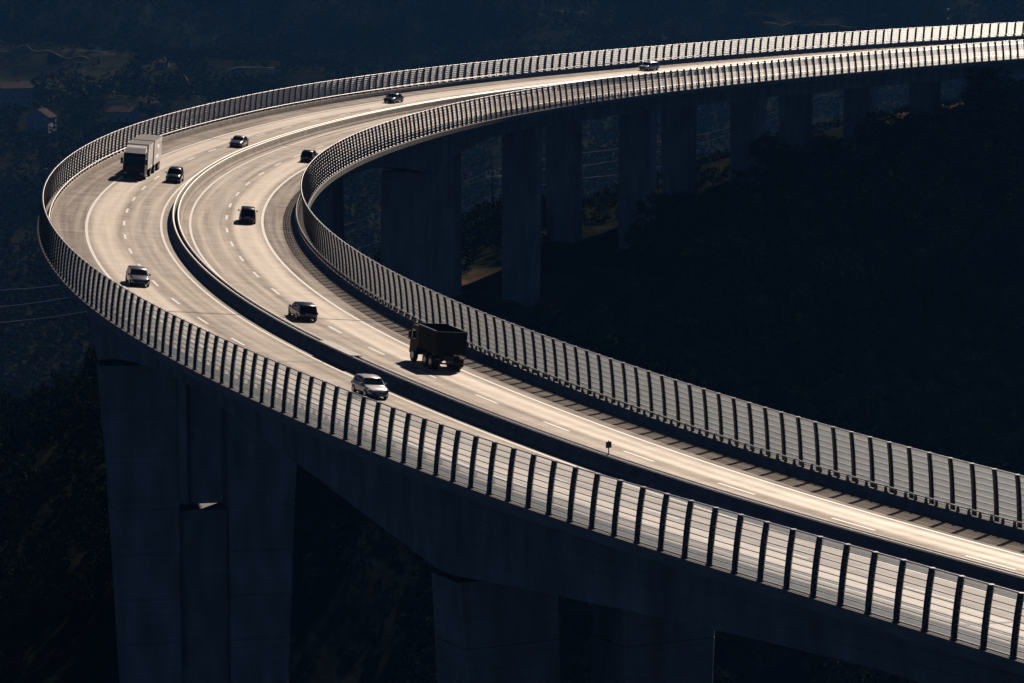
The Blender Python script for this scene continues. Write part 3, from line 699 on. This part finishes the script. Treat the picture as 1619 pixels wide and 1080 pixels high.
def dump_truck():
    s, off = 64.9, -7.45
    root = raw('dump_truck', None, label='black high sided tipper truck seen from behind, casting a large shadow on the inner carriageway', category='truck')
    root.matrix_world = frame(s, off, .012, 1, tilt=1) @ Matrix.Rotation(math.pi, 4, 'Z') @ Matrix.Scale(.96, 4)
    W = 2.5; dk = mat('dull_black_steel', (.009, .009, .011), .7, spec=.3, nscale=2, namp=.3); x0, x1 = 0.0, 3.9   # x forward, 0 = tail
    mb = MB(); z0, z1 = 1.25, 2.98; t = .06
    mb.box(x0, x1, W/2-t, W/2, z0, z1); mb.box(x0, x1, -W/2, -W/2+t, z0, z1); mb.box(x1, x1+t, -W/2, W/2, z0, z1+.12); mb.box(x0, x1, -W/2+t, W/2-t, z0-.02, z0+.1)
    tb = raw('tipper_body', mb.me('tipper_body', dk)); tb.parent = root
    mb = MB(); mb.box(x0-.08, x0-.005, -W/2, W/2, z0, z1-.0)
    for y in (-1.22, -.75, -.25, .25, .75, 1.22): mb.box(x0-.13, x0-.081, y-.04, y+.04, z0+.04, z1-.05)
    o = raw('tailgate', mb.me('tailgate', dk)); o.parent = tb
    rib_me = None
    for sy in (1, -1):
        for x in np.arange(.15, 3.9, .42):
            mb = MB(); y = sy*(W/2+.004); mb.box(x-.045, x+.045, min(y, y+sy*.05), max(y, y+sy*.05), z0, z1-.02); o = raw('side_rib', mb.me('side_rib', dk)); o.parent = tb
        mb = MB(); y = sy*(W/2); mb.box(x0, x1, min(y-sy*.07, y+sy*.056), max(y-sy*.07, y+sy*.056), z1+.002, z1+.06); o = raw('top_rail', mb.me('top_rail', M_steel)); o.parent = tb
        mb = MB(); mb.box(-.06, .0, sy*.98-.18, sy*.98+.18, .78, .92); o = raw('tail_light', mb.me('tail_light', M_lampr)); o.parent = root
        mb = MB(); mb.box(5.2, 5.35, min(sy*1.27, sy*1.5), max(sy*1.27, sy*1.5), 1.75, 2.3); o = raw('wing_mirror', mb.me('wing_mirror', M_black)); o.parent = root
        mb = MB(); mb.box(.1, .16, sy*.95-.28, sy*.95+.28, .3, .85); o = raw('mud_flap', mb.me('mud_flap', M_rubber)); o.parent = root
    # rounded heap of load
    V = []; F = []; nx, ny = 12, 8
    for i in range(nx):
        for j in range(ny):
            a = i/(nx-1); b = j/(ny-1); V.append((x0+.05+(x1-.1)*a, -W/2+.07+(W-.14)*b, 2.35+.25*math.sin(a*math.pi)*math.sin(b*math.pi)+.05*random.random()))
    F = [(i*ny+j, (i+1)*ny+j, (i+1)*ny+j+1, i*ny+j+1) for i in range(nx-1) for j in range(ny-1)]
    o = raw('load', mesh('load', V, F, mat('dark_soil', (.03, .025, .02), .95, nscale=4, namp=.4))); o.parent = tb
    mb = MB(); prof = [(4.1, .9), (4.1, 2.85), (5.3, 2.8), (5.6, 1.9), (5.7, .6), (4.3, .6)]; n = 6
    V = [(x, W/2*.96, z) for x, z in prof]+[(x, -W/2*.96, z) for x, z in prof]
    mb.add(V, [(i, n+i, n+(i+1) % n, (i+1) % n) for i in range(n)]+[tuple(range(n)), tuple(range(2*n-1, n-1, -1))])
    o = raw('cab', mb.me('cab', dk)); o.parent = root; cbb = o
    for sy in (1, -1):
        mb = MB(); y = sy*(W/2*.96+.008); mb.add([(4.45, y, 1.75), (5.4, y, 1.75), (5.25, y, 2.5), (4.45, y, 2.5)], [(0, 1, 2, 3)]); q = raw('side_window', mb.me('side_window', M_glass)); q.parent = cbb
    mb = MB(); mb.box(.1, 5.5, -.42, .42, .75, 1.1); o = raw('chassis', mb.me('chassis', M_black)); o.parent = root
    mb = MB(); mb.box(-.1, -.02, -1.15, 1.15, .5, .62); o = raw('rear_bumper', mb.me('rear_bumper', M_black)); o.parent = root
    mb = MB(); mb.box(-.135, -.12, -.26, .26, .64, .76); o = raw('licence_plate', mb.me('licence_plate', M_plate)); o.parent = root
    wheels(root, (.85, 2.1, 4.85), W, .52, dual=True)
dump_truck()

# ------------------------------------------------------------------ houses in the valley
M_wall = mat('rendered_wall', (.26, .28, .34), .8, nscale=1.5, namp=.12)
M_wall2 = mat('cream_wall', (.36, .34, .33), .8, nscale=1.5, namp=.12)
M_tile = mat('red_roof_tiles', (.034, .021, .023), .9, spec=.05, nscale=6, namp=.3, bump=.6, bscale=20)
M_shut = mat('dark_shutter', (.04, .05, .07), .6, nscale=4)
def house(px, py, W, D, H, rz, label, wall=None, rh=2.4, flat=False, name='house'):
    x, y, z = ground_at(px, py)
    root = empty(name, (x, y, z-.3), rz, label=label, category='house'); wall = wall or M_wall
    mb = MB(); mb.box(-W/2, W/2, -D/2, D/2, 0, H)
    mb.add([(-W/2, -D/2, H), (-W/2, D/2, H), (-W/2, 0, H+rh), (W/2, -D/2, H), (W/2, D/2, H), (W/2, 0, H+rh)], [(0, 2, 1), (3, 4, 5), (0, 3, 5, 2), (1, 2, 5, 4)])
    o = raw('wall', mb.me('wall', wall)); o.parent = root
    mb = MB(); e = .5; t = .18
    for sy in (1, -1):
        a = (0, H+rh+.05); b = (sy*(D/2+e), H-e*rh/(D/2)+.05)
        V = [(x_, q[0], q[1]+dz) for x_ in (-W/2-e, W/2+e) for q in (a, b) for dz in (0, t)]
        mb.add(V, [(0, 1, 3, 2), (4, 6, 7, 5), (0, 4, 5, 1), (2, 3, 7, 6), (1, 5, 7, 3), (0, 2, 6, 4)])
    rf = raw('roof', mb.me('roof', M_tile)); rf.parent = root
    mb = MB(); mb.box(W*.2-.3, W*.2+.3, .3, .9, H+.4, H+rh+.9); mb.box(W*.2-.38, W*.2+.38, .22, .98, H+rh+.9, H+rh+1.05); o = raw('chimney', mb.me('chimney', wall)); o.parent = rf
    def win(u, zz, side, ww=.9, hh=1.2, nm='window'):
        f = MB(); g = MB()
        if side == 0: f.box(u-ww/2-.08, u+ww/2+.08, -D/2-.05, -D/2-.003, zz-.08, zz+hh+.08); g.box(u-ww/2, u+ww/2, -D/2-.065, -D/2-.052, zz, zz+hh)
        else: f.box(side*(W/2+.003) if side > 0 else -W/2-.05, W/2+.05 if side > 0 else -W/2-.003, u-ww/2-.08, u+ww/2+.08, zz-.08, zz+hh+.08); g.box(W/2+.052 if side > 0 else -W/2-.065, W/2+.065 if side > 0 else -W/2-.052, u-ww/2, u+ww/2, zz, zz+hh)
        o = raw(nm, f.me(nm, M_plate)); o.parent = root; q = raw('shutter' if nm == 'window' else 'door_leaf', g.me('pane', M_shut)); q.parent = o
    nf = max(1, int(H//2.8))
    for k in range(nf):
        for u in np.linspace(-W/2+1.5, W/2-1.5, max(2, int(W//3.2))): win(u, .9+2.8*k, 0)
        for sd in (-1, 1):
            for u in (-D/4, D/4): win(u, .9+2.8*k, sd)
    win(0, .1, 0, 1.0, 2.0, 'door')
    return root
house(22, 168, 13, 9, 8.0, R(28), 'pale house with a red tiled roof at the left edge, highest of the valley houses', rh=2.4)
house(66, 208, 9, 9, 6.4, R(78), 'pale gabled house below the bushy tree on the left, end wall facing the viaduct', rh=3.0)
house(196, 192, 11, 8, 4.2, R(-24), 'low house with a sunlit pinkish tiled roof just above the truck end of the bend', M_wall2, rh=2.0)
house(240, 172, 5, 4, 2.6, R(10), 'tiny shed with a bright roof to the right of the low pink roofed house', M_wall2, rh=1.0, name='shed')
house(257, 108, 6, 4, 2.8, R(0), 'small isolated hut with a pale roof among bushes above the fields', M_wall2, rh=1.0, name='hut')
# street lamps by the houses
def street_lamp(px, py, h, label):
    x, y, z = ground_at(px, py); r = empty('street_lamp', (x, y, z), 0, label=label, category='street lamp')
    mb = MB(); mb.tube((0, 0, -.3), (0, 0, h), .13, .08); o = raw('pole', mb.me('pole', M_steel)); o.parent = r
    mb = MB(); mb.tube((0, 0, h-.1), (2.4, 0, h+.25), .07, .06); o = raw('arm', mb.me('arm', M_steel)); o.parent = r
    mb = MB(); mb.box(2.1, 3.4, -.2, .2, h+.2, h+.36, tx=.1); o = raw('lamp_head', mb.me('lamp_head', M_galv)); o.parent = r
street_lamp(61, 318, 11.5, 'tall thin street lamp left of the bend, lower of the two lamps')
street_lamp(61, 232, 14, 'tall thin street lamp in front of the gabled house')

# ------------------------------------------------------------------ trees
def crown_arrays(n, seed, rx=2.6, rz=3.2, zc=4.2, leaf=.42, conic=.0):
    r = np.random.default_rng(seed)
    # clump centres on and inside an uneven volume
    nc = max(10, n//22)
    th = r.uniform(0, 6.283, nc); u = r.uniform(-.85, 1, nc); rad = r.uniform(.45, 1, nc)**.6
    taper = 1-conic*(u*.5+.5)
    c = np.stack([np.cos(th)*np.sqrt(1-u*u*.8)*rx*rad*taper, np.sin(th)*np.sqrt(1-u*u*.8)*rx*rad*taper, zc+u*rz*rad**.3], 1)
    k = r.integers(0, nc, n); sz = r.uniform(.35, .85, nc)[k]
    d = r.normal(size=(n, 3)); d /= np.linalg.norm(d, axis=1)[:, None]; d *= (r.uniform(.3, 1, n)**.5*sz)[:, None]
    p = c[k]+d*np.array([1.1, 1.1, .8])
    a = r.normal(size=(n, 3)); a /= np.linalg.norm(a, axis=1)[:, None]; b = np.cross(a, r.normal(size=(n, 3))); b /= np.linalg.norm(b, axis=1)[:, None]
    s = leaf*r.uniform(.6, 1.3, n)[:, None]
    V = np.stack([p-a*s*.5-b*s*.35, p+a*s*.5-b*s*.25, p+a*s*.1+b*s*.6], 1).reshape(-1, 3)
    F = np.arange(3*n).reshape(n, 3)
    return V, F
def trunk_mesh(seed, h=4.5):
    r = random.Random(seed); mb = MB(); p = Vector((0, 0, -.6)); rad = .2
    for i in range(4):
        q = p+Vector((r.uniform(-.15, .15), r.uniform(-.15, .15), (h+.6)/4)); mb.tube(p, q, rad, rad*.78, n=6, caps=False); p = q; rad *= .78
        if i > 0:
            for k in range(2):
                a = r.uniform(0, 6.28); mb.tube(p, p+Vector((math.cos(a)*1.4, math.sin(a)*1.4, 1.0)), rad*.5, .02, n=5, caps=False)
    return mb.me('trunk', M_bark)
CR = [mesh('crown', *crown_arrays(1700, 11+i, leaf=.29, rx=2.5+.3*i, rz=3.0+.35*(i % 3), zc=4.2+.2*i, conic=(.0, .35, .1, .6)[i]), M_leaf) for i in range(4)]
TR = [trunk_mesh(i) for i in range(3)]
def proj(x, y, z):
    z = z-CAM_Z; c, s_ = math.cos(PITCH), math.sin(PITCH); zc = y*c-z*s_; yc = y*s_+z*c
    return 809.5+5004*x/zc, 540-5004*yc/zc
cand = []
g = np.random.default_rng(3)
for gx in np.arange(-60, 260, 4.6):
    for gy in np.arange(290, 640, 4.6):
        cand.append((gx+g.uniform(-1.8, 1.8), gy+g.uniform(-1.8, 1.8)))
cand = np.array(cand); cz = terrain(cand[:, 0], cand[:, 1]); S_, O_ = nearest_line(cand[:, 0], cand[:, 1])
keep = (O_ < np.where(S_ < -222, -11.5, -17)) & (S_ < -60) & (cz > -92)
# leave the ground by the third and fourth far pier open

cand, cz, O_, S_ = cand[keep], cz[keep], O_[keep], S_[keep]
px, py = proj(cand[:, 0], cand[:, 1], cz+4)
fx, fy = proj(*[P(np.arange(-20, 180, 4.), -12.5, 3.5)[:, i] for i in range(3)])
ylim = np.interp(px, fx[np.argsort(fx)], fy[np.argsort(fx)])
vis = (px > 640) & (px < 1640) & (py < ylim-2) & (py > 100)
order = np.where(vis)[0]; order = order[np.argsort(cand[order, 1])]
chosen = set(order[:300].tolist())
for i in range(len(cand)):
    if i not in chosen: continue
    r = empty('tree', (cand[i, 0], cand[i, 1], cz[i]), g.uniform(0, 6.28), label='dark bushy tree in the black wood covering the slope inside the bend', category='tree', group='dark trees covering the slope inside the bend')
    sc_ = g.uniform(.8, 1.25)*(1.3 if S_[i] < -222 and O_[i] > -40 else 1); r.scale = (sc_, sc_, sc_*g.uniform(.85, 1.2))
    o = raw('trunk', TR[i % 3]); o.parent = r
    o = raw('crown', CR[i % 4]); o.parent = r
def joined_forest(name, pos, base, m, kind='stuff', smin=.7, smax=1.3):
    Vs, Fs, n = [], [], 0
    for (x, y, z) in pos:
        V, F = base[g.integers(len(base))]; a = g.uniform(0, 6.28); s = g.uniform(smin, smax)
        R_ = np.array([[math.cos(a), -math.sin(a), 0], [math.sin(a), math.cos(a), 0], [0, 0, g.uniform(.85, 1.2)]])*s
        Vs.append(V @ R_.T+np.array([x, y, z])); Fs.append(F+n); n += len(V)
    return raw(name, mesh(name, np.concatenate(Vs), np.concatenate(Fs), m), kind=kind)
lowc = [crown_arrays(300, 50+i, rx=2.9, rz=2.7, zc=2.7, leaf=.62) for i in range(4)]
rest = [(cand[i, 0], cand[i, 1], cz[i]) for i in range(len(cand)) if i not in chosen]
joined_forest('woodland', rest, [crown_arrays(800, 70+i, zc=3.4, leaf=.42) for i in range(3)], M_leaf)
# far valley woods: dense on the mountain, patchy on the slope below it
pos = []
def frus(y, m): return 0.168*y+m
for y in np.arange(400, 1985, 5.4):
    for x in np.arange(-frus(y, 12), frus(y, 12), 5.4):
        xx = x+g.uniform(-2.8, 2.8); yy = y+g.uniform(-2.8, 2.8)
        pos.append((xx, yy))
pos = np.array(pos); pz = terrain(pos[:, 0], pos[:, 1]); S2, O2 = nearest_line(pos[:, 0], pos[:, 1])
dens = fbm(pos[:, 0], pos[:, 1], 150, 5, 9)
qx, qy = proj(pos[:, 0], pos[:, 1], pz)
prob = np.where(pos[:, 1] > 1600, np.where(dens < -.75, .35, .95), np.where(pos[:, 1] > 1180, .62+.35*dens, np.where(pos[:, 1] > 780, .85+.3*dens, .95)))
# open fields on the bench at the left
field = (qy < 134) & (qy > 84) & (qx < 205)
prob = np.where(field, .03, prob)
for hx, hy, rr in ((22, 150, 34), (66, 195, 32), (196, 182, 36), (240, 170, 14), (257, 106, 14), (61, 300, 10)):
    prob = np.where((np.abs(qx-hx) < rr) & (np.abs(qy-hy) < rr*.75), 0, prob)
prob = np.where((O2 > 42) | ((O2 > -15) & (S2 > -168)) | (S2 > -60), prob, 0)
prob = np.where((np.abs(O2) < 15) & (S2 > -400) & (S2 < -165), 0, prob)
prob = np.where((O2 > 10) & (O2 <= 42) & (S2 <= -168), np.where((S2 > -225) | (S2 < -318), .3, .95), prob)
TRACKS = [[(-10, 76), (50, 79), (90, 87), (140, 94)], [(290, 118), (300, 135), (315, 155)], [(148, 82), (165, 84), (182, 85)], [(1170, 26), (1205, 24), (1290, 21), (1345, 24), (1400, 26)], [(1180, 28), (1270, 42), (1330, 44), (1385, 41)], [(870, 16), (930, 18)], [(360, 112), (440, 108)]]
for tr_ in TRACKS:
    ta = np.array(tr_, float)
    for a_, b_ in zip(ta[:-1], ta[1:]):
        e_ = b_-a_; t_ = np.clip(((qx-a_[0])*e_[0]+(qy-a_[1])*e_[1])/(e_@e_), 0, 1)
        dx_ = (qx-a_[0]-t_*e_[0]); dy_ = qy-a_[1]-t_*e_[1]
        prob = np.where((np.abs(dx_) < 10) & (dy_ > -3) & (dy_ < 9), 0, prob)
prob = np.where((qy > -45) & (qy < 1120), prob, 0)
wy = np.interp(qx, [860, 924, 980, 1130, 1282, 1330, 1450, 1530], [300, 292, 284, 256, 208, 188, 160, 190])
cut = (pos[:, 1] < 760) & (qx > 860) & (qy-66 < wy)
kpl = cut & (g.uniform(0, 1, len(pos)) < np.where((S2 < -320), .4, .95)) & (O2 > 6)
prob = np.where(cut, 0, prob)
kp = g.uniform(0, 1, len(pos)) < prob
joined_forest('scrub_woodland', [(pos[i, 0], pos[i, 1], pz[i]) for i in np.where(kp & (pos[:, 1] > 760))[0]], lowc, M_scrub, smin=.6, smax=1.25)
joined_forest('valley_woodland', [(pos[i, 0], pos[i, 1], pz[i]) for i in np.where(kp & (pos[:, 1] <= 760))[0]], [crown_arrays(620, 90+i, rx=2.9, rz=2.7, zc=2.7, leaf=.42) for i in range(3)], M_leaf, smin=.7, smax=1.3)
low = kpl & (pos[:, 1] < 760)
joined_forest('bushes', [(pos[i, 0], pos[i, 1], pz[i]-.3) for i in np.where(low)[0]], [crown_arrays(300, 95+i, rx=2.9, rz=1.2, zc=.9, leaf=.45) for i in range(3)], M_leaf, smin=.6, smax=1.0)
print('far trees', kp.sum(), (kp & (pos[:, 1] <= 760)).sum())
# bushy tree above the gabled house
for (bx, by, sc_, lb) in ((54, 163, 1.0, 'rounded bushy tree with glinting leaves between the two left houses'), (238, 104, 1.0, 'round dark tree standing beside the small hut above the fields')):
    x, y, z = ground_at(bx, by); r = empty('tree', (x, y, z), 0, label=lb, category='tree'); r.scale = (sc_*1.1,)*3
    o = raw('trunk', TR[0]); o.parent = r; o = raw('crown', CR[0]); o.parent = r

# field paths and terrace walls: pale strips that catch the light
M_path = mat('pale_track', (.07, .07, .06), .95, spec=.0, nscale=.5, namp=.3)
def strip(name, pts, width, m, h=.15):
    P3 = [ground_at(a, b) for a, b in pts]; V = []
    fine = []
    for i in range(len(P3)-1):
        for t in np.linspace(0, 1, 8, endpoint=False): fine.append([P3[i][k]*(1-t)+P3[i+1][k]*t for k in range(2)])
    fine.append(P3[-1][:2])
    for (x, y) in fine: V += [(x, y-width/2, TZ(x, y-width/2)-.3), (x, y-width/2, TZ(x, y)+h), (x, y+width/2, TZ(x, y)+h+.2), (x, y+width/2, TZ(x, y+width/2)-.3)]
    n = len(fine); F = []
    for i in range(n-1):
        for j in range(3): F.append((i*4+j, (i+1)*4+j, (i+1)*4+j+1, i*4+j+1))
    return raw(name, mesh(name, V, F, m), kind='structure')
strip('path', [(-10, 76), (50, 79), (90, 87), (140, 94)], 1.6, M_path)
strip('path', [(74, 118), (100, 108), (135, 101)], 1.6, M_path)
strip('path', [(85, 126), (110, 122), (145, 110)], 1.2, M_path)
strip('path', [(290, 118), (300, 135), (315, 155)], 3.0, M_path)
strip('path', [(148, 82), (165, 84), (182, 85)], 1.0, M_path)
strip('path', [(1170, 26), (1205, 24), (1290, 21), (1345, 24), (1400, 26)], 5.0, M_path)
strip('path', [(1180, 28), (1270, 42), (1330, 44), (1385, 41)], 4.0, M_path)
strip('path', [(870, 16), (930, 18)], 3.0, M_path)
strip('path', [(360, 112), (440, 108)], 2.5, M_path)

# power cables on a wooden pole
def cable(pts, Y, label):
    P3 = [Vector(pix(a, b, Y)) for a, b in pts]; mb = MB()
    # smooth through the points
    fine = []
    n = len(P3)
    for i in range(n-1):
        p0, p1, p2, p3 = P3[max(i-1, 0)], P3[i], P3[i+1], P3[min(i+2, n-1)]
        for t in np.linspace(0, 1, 6, endpoint=False): fine.append(.5*((2*p1)+(p2-p0)*t+(2*p0-5*p1+4*p2-p3)*t*t+(3*p1-p0-3*p2+p3)*t**3))
    fine.append(P3[-1])
    for a, b in zip(fine[:-1], fine[1:]): mb.tube(a, b, .07, n=5, caps=False)
    o = raw('power_cable', mb.me('power_cable', mat('bare_cable', (.80, .80, .72), .4, metal=.1, spec=.9, nscale=3), smooth=True), label=label, category='power cable', group='power cables behind the viaduct')
YC = 640
cable([(-140, 470), (0, 458), (90, 450), (300, 414), (532, 359), (588, 341), (734, 287), (774, 270)], YC, 'uppermost bare power cable left of the pole behind the viaduct piers')
cable([(-140, 492), (0, 484), (105, 470), (300, 434), (534, 372), (585, 354), (734, 294), (774, 280)], YC, 'middle bare power cable left of the pole behind the viaduct piers')
cable([(-140, 520), (0, 509), (130, 493), (350, 450), (568, 392), (731, 332), (793, 305), (924, 282), (979, 276), (1096, 253), (1134, 244), (1282, 197), (1327, 178), (1450, 120)], YC+3, 'lowest bare power cable passing behind all the far piers')
cable([(774, 270), (850, 254), (924, 242), (979, 235), (1096, 215), (1149, 203), (1282, 158), (1327, 143), (1450, 92)], YC, 'uppermost bare power cable right of the pole, seen between the far piers')
cable([(774, 280), (850, 268), (924, 262), (979, 253), (1096, 229), (1149, 214), (1282, 167), (1330, 148), (1450, 100)], YC, 'middle bare power cable right of the pole, seen between the far piers')
t = pix(778, 264, YC); gz = TZ(t[0], YC)
up = empty('utility_pole', (t[0], YC, gz), 0, label='utility pole with white insulators seen under the deck beside the tall second pier pair', category='utility pole')
mb = MB(); mb.tube((0, 0, -1), (0, 0, t[2]-gz), .16, .11); o = raw('pole', mb.me('pole', M_bark)); o.parent = up
mb = MB(); mb.box(-1.4, 2.2, -.08, .08, t[2]-gz-2.0, t[2]-gz-1.85); o = raw('crossarm', mb.me('crossarm', M_galv)); o.parent = up
for x in (-1.2, .6, 2.0):
    mb = MB(); mb.tube((x, 0, t[2]-gz-1.85), (x, 0, t[2]-gz-.9), .13, .09, n=8); o = raw('insulator', mb.me('insulator', M_lampw)); o.parent = up
# slim mast on the mountain, upper right
x, y, z = ground_at(1498, 44); zt = pix(1498, 14, y)[2]
ms = empty('mast', (x, y, z), 0, label='slim lattice mast on the far hillside above the upper right barrier', category='mast')
mb = MB(); H_ = zt-z
for a, b in ((-1, -1), (1, -1), (1, 1), (-1, 1)): mb.tube((a*.9, b*.9, -2), (a*.5, b*.5, H_), .12, n=5)
for k in range(int(H_//1.6)): mb.box(-.85, .85, -.9, -.8, k*1.6, k*1.6+.12); mb.tube((-.8, -.85, k*1.6), (.7, -.8, k*1.6+1.6), .07, n=4)
o = raw('lattice', mb.me('lattice', M_steel)); o.parent = ms
for zz in (H_*.45, H_*.92):
    mb = MB(); mb.tube((0, -1.1, zz), (0, -1.6, zz), .7, .6, n=10); o = raw('dish', mb.me('dish', M_plate)); o.parent = ms

# ------------------------------------------------------------------ haze
HAZE_ON = True
if HAZE_ON:
    m = bpy.data.materials.new('haze'); m.use_nodes = True; n = m.node_tree.nodes; l = m.node_tree.links
    n.remove(n['Principled BSDF']); v = n.new('ShaderNodeVolumePrincipled'); v.inputs['Color'].default_value = (.12, .40, 1.0, 1); v.inputs['Density'].default_value = .000058; v.inputs['Anisotropy'].default_value = 0.0
    l.new(v.outputs[0], n['Material Output'].inputs['Volume'])
    mb = MB(); mb.box(-3050, 3050, -950, 6050, -160, 520); raw('haze', mb.me('haze', m), kind='stuff')
